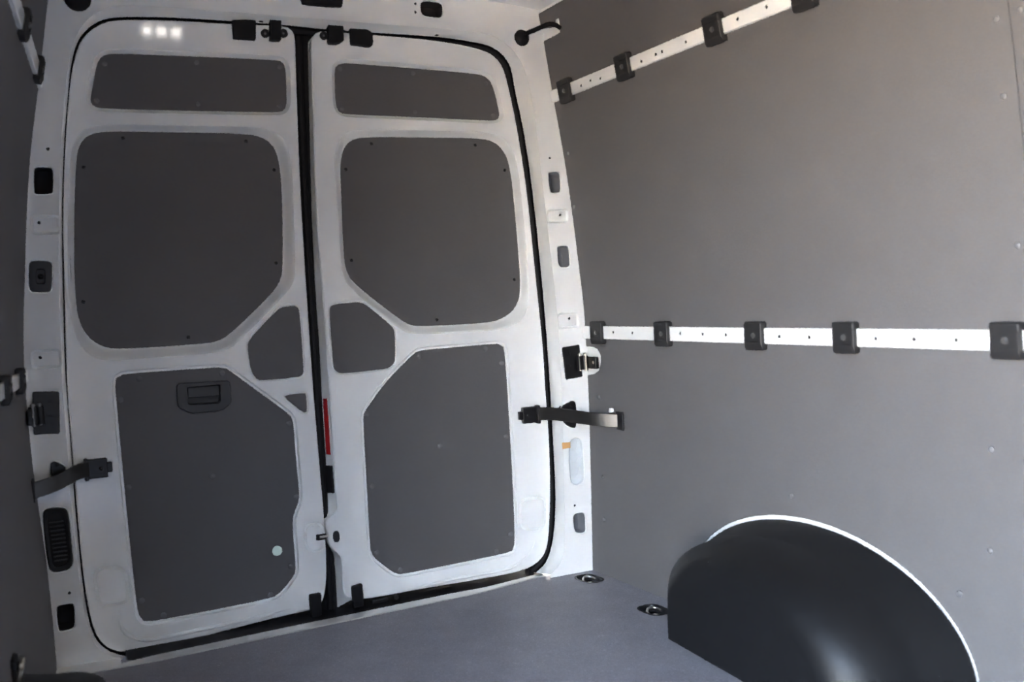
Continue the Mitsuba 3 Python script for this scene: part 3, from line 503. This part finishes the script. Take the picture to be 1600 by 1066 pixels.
# lock catch at the free edges
def on_door(x, z, out): return np.array([x, float(GZ(z)) - out, z])
obj('catch_hole', slab([(-.037, .222), (-.014, .222), (-.014, .260), (-.037, .260)], gb, -.0012, .002, bev=.0005, smooth_=3), 'cavity', d2, label='black oval opening of the lock catch')
sb = obj('striker', place(man(rbox((.034, .020, .006), .002, 8)), on_door(-.077, .248, .002), (0, -1, 0)), 'gloss_black', d1, label='striker plate with steel pin')
obj('pin', place(man(cyl(.004, .032, 14)), on_door(-.082, .249, .007), (1, 0, 0)), 'chrome', d1, label='bright steel striker pin')
# top locks
def block(loop, proud, mat, parent, name, label=None, r_=.003):
    a = rnd(loop, .004); nn = normals2(a)
    rings = [gb(.004)(a)] + [gb(-proud + r_ * (1 - math.sin(t)))(a - nn * r_ * (1 - math.cos(t))) for t in np.linspace(0, math.pi / 2, 5)]
    return obj(name, [grid(rings), surface(Polygon(a - nn * r_), gb(-proud), ZC)], mat, parent, smooth=35, label=label)
def ears(parent, pts, r=.0135):
    for x, z in pts:
        k = obj('bolt_eye', place(lathe([(.0045, -.002), (r, -.002), (r, .006), (r * .9, .008), (.0055, .008), (.0045, .006), (.0045, -.002)], 20), on_door(x, z, 0), (0, -1, -.1)), 'black_plastic', parent)
        obj('bolt', place(dome(.0052, .004, 12, 3), on_door(x, z, 0), (0, -1, -.1)), 'rivet_grey', k)
up_ = lambda q: [(x, z + (.012 if z > 1.88 else 0)) for x, z in q]
block(up_(D['blkL1']), .012, 'rubber', d1, 'lock_cover', 'black plastic cover at the door top')
b1 = block(up_(D['blkL2']), .022, 'rubber', d1, 'top_lock', 'black door lock between two bolt eyes'); ears(b1, D['earL'])
b2 = block(up_(D['blkR1']), .022, 'rubber', d2, 'top_lock', 'black door lock with a bolt eye'); ears(b2, D['earR'])
block(up_(D['blkR2']), .012, 'rubber', d2, 'lock_cover', 'black plastic cover at the door top')
tb = D['bottom_tabs']
block(tb[:4], .014, 'rubber', d1, 'bottom_guide', 'black guide block at the foot of the door', .002)
block(tb[4:], .014, 'rubber', d2, 'bottom_guide', 'black guide block at the foot of the door', .002)
obj('roller', [place(man(rbox((.060, .022, .02), .006, 8)), (.115, .112, -.004)), place(man(cyl(.009, .02, 14)), (.165, .10, .006), (0, -1, 0))], 'black_plastic', d2, label='black lower lock parts under the door')
# pull handle in the lower left lining
base = lambda off: gmap(off)
hpl = rnd(D['handle_plate'], .005, 90); nn = normals2(hpl)
rec = rnd(D['handle_recess'], .004, 90); rn = normals2(rec)
fz = .002
hparts = [grid([gb(fz)(hpl), gb(-.003)(hpl), gb(-.0045)(hpl - nn * .002)]), surface(Polygon(hpl - nn * .002).difference(Polygon(rec)), gb(-.0045)),
          grid([gb(-.0045)(rec), gb(.026)(rec - rn * .003)]), surface(Polygon(rec - rn * .003), gb(.026))]
hk = obj('pull_handle', hparts, 'dark_grey', d1, smooth=30, label='dark grey recessed pull handle')
obj('flap', place(man(rbox((.096, .034, .008), .003, 8)), (-.418, float(GZ(.76)) + .009, .7605), (0, -1, 0.22)), 'dark_grey', hk, label='grip flap of the handle')
px, pz = D['plug'][0]
obj('plug', place(dome(.0165, .004, 28, 5), on_door(px, pz, .0005), (0, -1, 0)), 'pale_green', d1, label='pale green round plug in the lower lining')

# ---------------------------------------------------------------- fittings on the rear pillars
# vent grille
vg = thing('vent_grille', 'black rounded vent grille with slats low on the left rear pillar', 'vent grille')
va = resample(chaikin(H['l_vent'], 2), 90); vn = normals2(va); vc = va.mean(0)
vi = vc + (va - vc) * np.array([.66, .84])
obj('frame', [grid([pmap(.016)(va - vn * .0005), pmap(-.002)(va - vn * .0005), pmap(-.004)(va - vn * .004), pmap(-.002)(vi), pmap(.012)(vi)]), surface(Polygon(vi), pmap(.012))], 'black_plastic', vg, smooth=35)
for i in range(10):
    z = vc[1] - .062 + i * .0125; w_ = .022
    obj('slat', place(man(rbox((w_ * 2 - .004, .005, .008), .002, 6)), (vc[0] + .002 + .0016 * (5 - i) * .5, .004, z), (0, -1, 0.3)), 'dark_grey', vg)
# square rubber plug
rp = thing('rubber_plug', 'dark grey square rubber plug with central stud in the left rear pillar', 'plug')
pa = resample(chaikin(H['l_plug'], 2), 70); pn = normals2(pa); pc = pa.mean(0)
pin_ = pc + (pa - pc) * np.array([.42, .5])
obj('body', [grid([pmap(.010)(pa), pmap(-.001)(pa), pmap(-.003)(pa - pn * .003), pmap(-.003)(pin_), pmap(.006)(pc + (pin_ - pc) * .85)]), surface(Polygon(pc + (pin_ - pc) * .85), pmap(.006))], 'dark_grey', rp, smooth=35)
obj('stud', place(dome(.008, .008, 16, 4), (pc[0], .006, pc[1]), (0, -1, 0)), 'black_plastic', rp)
# hinges
def hinge(side, quad, pts, label):
    k = numbered(wrear + '__hinge'); lab(k, label)
    a = np.array(quad); c = a.mean(0)
    r = resample(np.array(Polygon(a).buffer(-.002).buffer(.003).exterior.coords)[:-1], 60)
    obj('plate', [grid([pmap(.001)(r), pmap(-.004)(r), pmap(-.006)(r - normals2(r) * .002)]), surface(Polygon(r - normals2(r) * .002), pmap(-.006))], 'gloss_black', k, smooth=30)
    for dx, dz in ((-.012, .03), (-.012, -.012)):
        obj('bolt', place(man(cyl(.006, .004, 6)), (c[0] + side * dx, -.006, c[1] + dz), (0, -1, 0)), 'black_plastic', k)
    x0, x1, x2 = pts; zc = c[1] - .004
    obj('knuckle', [place(man(cyl(.011, .05, 20)), (x0, -.018, zc - .025)), place(man(cyl(.013, .050, 20)), (x1, -.022, zc - .025))], 'gloss_black', k)
    obj('pin', [place(man(cyl(.0055, .062, 16)), (x0, -.0225, zc - .028)), place(man(cyl(.0055, .062, 16)), (x1, -.030, zc - .03)), place(dome(.008, .006, 16, 3), (x0, -.02, zc + .030)), place(dome(.008, .006, 16, 3), (x1, -.026, zc + .030))], 'steel' if side > 0 else 'dull_steel', k)
    wx_ = float(wallx(-.058, zc, side)) - side * .010
    obj('arm', place(man(rbox((.058, .042, .014), .003, 8)), (wx_, -.058, zc), (-side, 0, 0)), 'gloss_black', k)
    obj('bolt', place(dome(.006, .004, 12, 3), (wx_ - side * .007, -.072, zc + .002), (-side, 0, 0)), 'steel', k)
hinge(1, D['hingeR'], (.866, .884, .908), 'black steel hinge with bright pin on the right rear pillar beside the lower rail')
hinge(-1, D['hingeL'], (-.886, -.903, -.912), 'black steel hinge on the shaded left rear pillar above the check strap')
# triangular brackets
def triangle(loop, label, y=-.006):
    k = thing('triangular_bracket', label, 'bracket')
    r = resample(chaikin(loop, 2), 60); n_ = normals2(r)
    obj('plate', [grid([pmap(.012)(r), pmap(y)(r), pmap(y - .002)(r - n_ * .002)]), surface(Polygon(r - n_ * .002), pmap(y - .002))], 'gloss_black', k, smooth=30)
    for dz in (.30, -.30):
        c = r.mean(0); hgt = np.ptp(r[:, 1])
        obj('bolt', place(dome(.006, .006, 12, 3), (c[0] + .003, y - .002, c[1] + dz * hgt), (0, -1, 0)), 'black_plastic', k)
triangle(H['r_tri'], 'small black bolted bracket on the right rear pillar behind the check strap')
triangle(H['l_tri'], 'small black bracket on the left rear pillar just above the check strap')
# check straps
def check_strap(side, bx, bz, path, end, label):
    k = thing('door_check_strap', label, 'door strap')
    y = float(GZ(bz))
    obj('bracket', [place(man(rbox((.062, .058, .020), .003, 8)), (bx, y - .010, bz), (0, -1, 0)), place(man(rbox((.016, .030, .014), .003, 8)), (bx - side * .037, y - .008, bz), (0, -1, 0)),
                    place(man(rbox((.012, .066, .030), .003, 8)), (bx + side * .028, y - .015, bz), (0, -1, 0))], 'gloss_black', k)
    obj('bolt', place(dome(.006, .004, 12, 3), (bx - side * .012, y - .020, bz), (0, -1, 0)), 'black_plastic', k)
    obj('strap', ribbon(spline(path, 40), .046, .006), 'strap_metal', k, smooth=40)
    ex, ey, ez = end
    obj('wall_plate', place(man(rbox((.045, .064, .008), .003, 8)), (ex, ey, ez), (-side, 0, 0)), 'black_plastic', k)
    return k
sR = check_strap(1, .707, .578, [(.735, .066, .580), (.765, .025, .581), (.797, -.045, .577), (.822, -.095, .572), (.850, -.135, .567), (.880, -.163, .563), (.9120, -.186, .560)], (.9135, -.200, .560),
                 'long black check strap with bronze sheen reaching from right door to right wall')
obj('bolt', place(man(cyl(.008, .012, 16)), (.905, -.168, .596), (-1, 0, 0)), 'white_bare', sR, label='white bolt head')
sL = check_strap(-1, -.745, .558, [(-.768, .066, .561), (-.79, .030, .563), (-.82, -.022, .559), (-.855, -.056, .549), (-.89, -.075, .542), (-.914, -.085, .538)], (-.9155, -.085, .538),
                 'black check strap in shade reaching from left door to left wall')
# cable grommets and conduit
cg_ = thing('cable_conduit', 'black cable conduit with round grommet at the top right corner by the header', 'cable conduit')
gx, gz = .7127, 1.905
obj('grommet', place(lathe([(0, .016), (.012, .015), (.020, .010), (.027, .004), (.029, -.002), (0, -.002)], 32), (gx, 0, gz), (0, -1, 0)), 'rubber', cg_)
cp = spline([(gx + .006, -.010, gz + .010), (gx + .022, -.022, gz + .016), (.752, -.048, 1.926), (.770, -.085, 1.931), (.779, -.112, 1.926), (.800, -.126, 1.910)], 40)
rr = .0075 + .0008 * np.sin(np.arange(160) * 2.2)
obj('conduit', tube(spline(cp, 160), rr, 12), 'rubber', cg_)
obj('clip', place(man(rbox((.022, .022, .008), .003, 8)), (float(wallx(-.118, 1.925, 1)) - .002, -.112, 1.934), (-1, 0, .1)), 'white_bare', cg_, label='white clip at the conduit end')
obj('cable_grommet', place(lathe([(0, .010), (.020, .009), (.030, .006), (.036, .002), (.037, -.002), (0, -.002)], 36), (-.7079, 0, 1.933), (0, -1, 0)), 'rubber',
    label='black round grommet at the top left corner of the header', cat='grommet')
hr = resample(chaikin(H['h_recess'], 1), 60); hn = normals2(hr)
hl = thing('header_fitting', 'black rectangular fitting in the white header above the door gap', 'fitting')
obj('housing', [grid([pmap(.004)(hr), pmap(-.004)(hr), pmap(-.006)(hr - hn * .003)]), surface(Polygon(hr - hn * .003).buffer(0), pmap(-.006))], 'rubber', hl, smooth=35)
for dx in (-.03, .03): obj('screw', place(dome(.006, .003, 12, 3), (hr[:, 0].mean() + dx, -.006, hr[:, 1].min() + .022), (0, -1, 0)), 'black_plastic', hl)
ta = np.array(D['slot_tag'])
obj('tape_tab', [surface(Polygon(ta), pmap(-.0012)), grid([pmap(.0002)(ta), pmap(-.0012)(ta)])], 'tape', smooth=False, label='small orange tape tab beside the long slot of the right rear pillar', cat='tape')
# ribs inside the slot
sa = np.array(H['r_slot']); cx_ = sa[:, 0].mean()
rib = [tube(spline([(cx_ - .014, .020, z), (cx_ + .008, .0195, z), (cx_ + .014, .0195, z + .012), (cx_ + .014, .0195, z + .03)], 16), .0016, 8) for z in (.35, .40, .445)]
obj('slot_ribs', rib, 'slot_white', wrear)

# ---------------------------------------------------------------- lashing rails, clips
def rail(side, y0, y1, zc, h, holes, label):
    k = thing('lashing_rail', label, 'rail', 'white lashing rails')
    ys_ = np.linspace(y0, y1, 24); sec = [(-h / 2, .000), (-h / 2, -.008), (-h / 2 + .002, -.010), (h / 2 - .002, -.010), (h / 2, -.008), (h / 2, .000)]
    zf = zc if callable(zc) else (lambda y: zc)
    rings = [np.array([[float(wallx(y, zf(y) + dz, side, o)), y, zf(y) + dz] for dz, o in sec]) for y in ys_]
    obj('bar', [grid(rings, closed=False), tm(rings[0], [[0, i, i + 1] for i in range(1, 5)]), tm(rings[-1], [[0, i, i + 1] for i in range(1, 5)])], 'white_paint', k, smooth=30)
    for y, z in holes:
        obj('bolt_hole', place(dome(.0048, .0010, 12, 3, .0005), (float(wallx(y, z, side, -.0100)), y, z), (-side, 0, 0)), 'cavity', k)
    return k
rail(1, -.001, -1.95, lambda y: .8655 - .0105 * min(1, max(0, -y / 1.63)), .0445, D['holes_lo'], 'white lashing rail running level along the right wall above wheel arch')
rail(1, -.001, -1.95, lambda y: 1.7045 + .004 * min(1, max(0, -y / 1.0)), .040, D['holes_hi'], 'white lashing rail running high along the right wall')
rail(-1, -.001, -1.75, lambda y: .8550, .0365, [], 'lower white lashing rail on the dark left wall')
rail(-1, -.001, -1.75, lambda y: 1.690, .040, [], 'upper white lashing rail on the dark left wall')
def clip_mesh(slot):
    b = rbox((.072, .080, .026), .006, 10)
    b = b - cube((.056, .034, .02), (-.004, .001, .018)) - cube((.10, .003, .006), (0, .0195, .012)) - cube((.2, slot, .0130), (0, 0, -.0056))
    wedge = m3.Manifold.batch_hull([cube((.10, .002, .02), (0, -.041, .016)), cube((.10, .03, .002), (0, -.030, .017))])
    return man(b - wedge)
CLIPS = {}
BOLT = cat_([man(cyl(.0055, .005, 6)), man(cyl(.008, .002, 20))])
def clip(side, y, z, label, s=1.0, slot=.0465):
    k = thing('rail_clip', label, 'clip', 'black clips on the lashing rails')
    dz = float(wallx(y, z + .02, side) - wallx(y, z - .02, side)) / .04
    nrm = np.array([-side, -TAP * 1.0, side * dz * 1.0]); nrm /= np.linalg.norm(nrm)
    upv = np.array([dz, 0, 1.0])
    pos = np.array([float(wallx(y, z, side)), y, z]) + nrm * .011
    m = CLIPS.setdefault(slot, clip_mesh(slot)).copy(); m.apply_scale(s)
    obj('body', place(m, pos, nrm, upv), 'clip_plastic', k, smooth=28)
    obj('bolt', place(BOLT, pos + nrm * .008 + np.array([0, 0, .001]), nrm, upv), 'dull_steel', k)
ordw = ['first', 'second', 'third', 'fourth', 'fifth']
for i, (y, z) in enumerate(D['clips_lo']):
    clip(1, y, .8655 - .0105 * min(1, max(0, -y / 1.63)), f'black plastic clip on the lower right rail, {ordw[i]} from the rear pillar')
for i, (y, z) in enumerate(D['clips_hi']):
    clip(1, y, 1.7045 + .004 * min(1, max(0, -y)), f'black plastic clip on the upper right rail, {ordw[i]} from the rear pillar', slot=.0435)
for (y, z, t) in ((-.26, .855, 'lower left rail, nearest the rear pillar'), (-.62, .855, 'lower left rail, at the photo edge'), (-.155, 1.690, 'upper left rail, nearest the rear pillar'), (-.60, 1.690, 'upper left rail, second from the pillar')):
    clip(-1, y, z, f'black plastic clip on the shaded {t}', .85, .050)

# ---------------------------------------------------------------- wheel arches
def wheel_arch(side, yc, R, zc, x_in, label, name='wheel_arch_cover', rf=.112, spread=1.0, taper=.034):
    k = thing(name, label, 'wheel arch')
    n = 90; t = np.linspace(-.25, math.pi + .25, n)
    tt = np.linspace(0, 1, n)
    def curve(shrink):
        a = np.linspace(0, math.pi, n)
        y = yc + (R - shrink) * spread * np.cos(a); z = zc + (R - shrink) * np.sin(a)
        return y, z
    rings = []
    w_ = np.clip(np.sin(np.linspace(0, math.pi, n)) / .75, 0, 1); w_ = w_ * w_ * (3 - 2 * w_); w_[n // 2:] = 1
    y0_, z0_ = curve(np.zeros(n)); xw = np.abs(wallx(y0_, z0_, side, -.0035)); xi = abs(x_in) + taper * (y0_ - yc)
    for q_ in np.r_[0, np.sin(np.linspace(.08, math.pi / 2, 26))]:
        f_ = .25 * q_ / .4 if q_ < .4 else .25 + .75 * (1 - math.sqrt(max(0, 1 - ((q_ - .4) / .6) ** 2)))
        y, z = curve(rf * (q_ * (1 - w_) + f_ * w_))
        rings.append(np.stack([side * (xw * (1 - q_) + xi * q_), y, z], 1))
    top = [r.copy() for r in rings]
    # legs down to the floor
    out = []
    for r in rings:
        a = r[0].copy(); b = r[-1].copy(); a[2] = b[2] = .001
        out.append(np.vstack([[a], r, [b]]))
    body_ = grid(out, closed=False)
    last = out[-1]; c = last.mean(0); c[2] = .15
    v = np.vstack([last, [[c[0], c[1], .001]]]); m_ = len(last)
    cap = tm(v, [[i, i + 1, m_] for i in range(m_ - 1)])
    obj('shell', [body_, cap], 'arch_plastic', k, smooth=50)
    return k
wheel_arch(1, D['arch'][0] - .004, D['arch'][1] - .011, D['arch'][2], .690, 'large black plastic wheel arch cover on the floor against the right wall', spread=.511 / (D['arch'][1] - .011))
wheel_arch(-1, -1.08, .313, .0, -.785, 'low black wheel arch top at the bottom left corner', rf=.05, spread=1.5, taper=0)

# ---------------------------------------------------------------- floor lashing cups
for i, (cx, cy) in enumerate(CUPS):
    k = thing('lashing_cup', ['recessed floor lashing ring by the right rear pillar', 'recessed floor lashing ring tucked beside the wheel arch'][i], 'lashing ring', 'floor lashing rings')
    o = np.array(stadium(cx, cy, .0795, .1175, .034).exterior.coords)[:-1]; i1 = np.array(stadium(cx, cy, .068, .106, .030).exterior.coords)[:-1]; i2 = np.array(stadium(cx, cy, .05, .085, .022).exterior.coords)[:-1]
    Z = lambda r, z: np.c_[r, np.full(len(r), z)]
    obj('dish', [grid([Z(o, -.012), Z(o, .0012), Z(i1, .0016), Z(i1 * .98 + np.array([cx, cy]) * .02, -.004), Z(i2, -.018)]), surface(Polygon(i2), lambda p: Z(p, -.018))], 'gloss_black', k, smooth=30)
    a = np.linspace(.15, math.pi - .15, 24)
    rg = np.stack([cx + .0 + .024 * np.cos(a), cy + .004 + .030 * np.sin(a) - .012, -.008 + .010 * np.sin(a)], 1)
    M = T
    obj('ring', tube(rg, .0042, 12), 'chrome', k)
    obj('bolt', place(dome(.010, .006, 18, 4), (cx, cy - .006, -.016), (0, 0, 1), (0, 1, 0)), 'chrome', k)
# lashing ring on the left wall
k = thing('wall_lashing_ring', 'pale metal lashing ring low on the dark left wall, bottom corner', 'lashing ring')
wy, wz = -.985, .318; wx = float(wallx(wy, wz, -1))
a = np.linspace(-.5, math.pi + .5, 28)
obj('ring', tube(np.stack([wx + .012 + .006 * np.sin(a), wy + .020 * np.cos(a), wz + .026 * np.sin(a)], 1), .0055, 12), 'steel', k)
obj('mount', place(man(rbox((.06, .07, .014), .005, 8)), (wx + .003, wy + .01, wz - .005), (1, 0, 0)), 'black_plastic', k)

# ---------------------------------------------------------------- load-space lamp on the ceiling above the side door
lx, ly = -.19, -2.55; lz = float(ceil_z(np.array(lx), np.array(ly)))
lk = thing('ceiling_lamp', 'white load space lamp with three bright lenses on the roof', 'lamp')
obj('base', place(man(rbox((.24, .06, .02), .006, 8)), (lx, ly, lz - .006), (0, 0, -1), (0, 1, 0)), 'white_bare', lk)
for dx in (-.075, 0, .075):
    key = numbered(lk + '__lens')
    scene[key] = mikit.ply(place(dome(.026, .010, 20, 5), (lx + dx, ly, lz - .016), (0, 0, -1), (0, 1, 0)), 'white_bare', smooth=True, emitter={'type': 'area', 'radiance': rgb(0.45, 0.43, 0.40)})
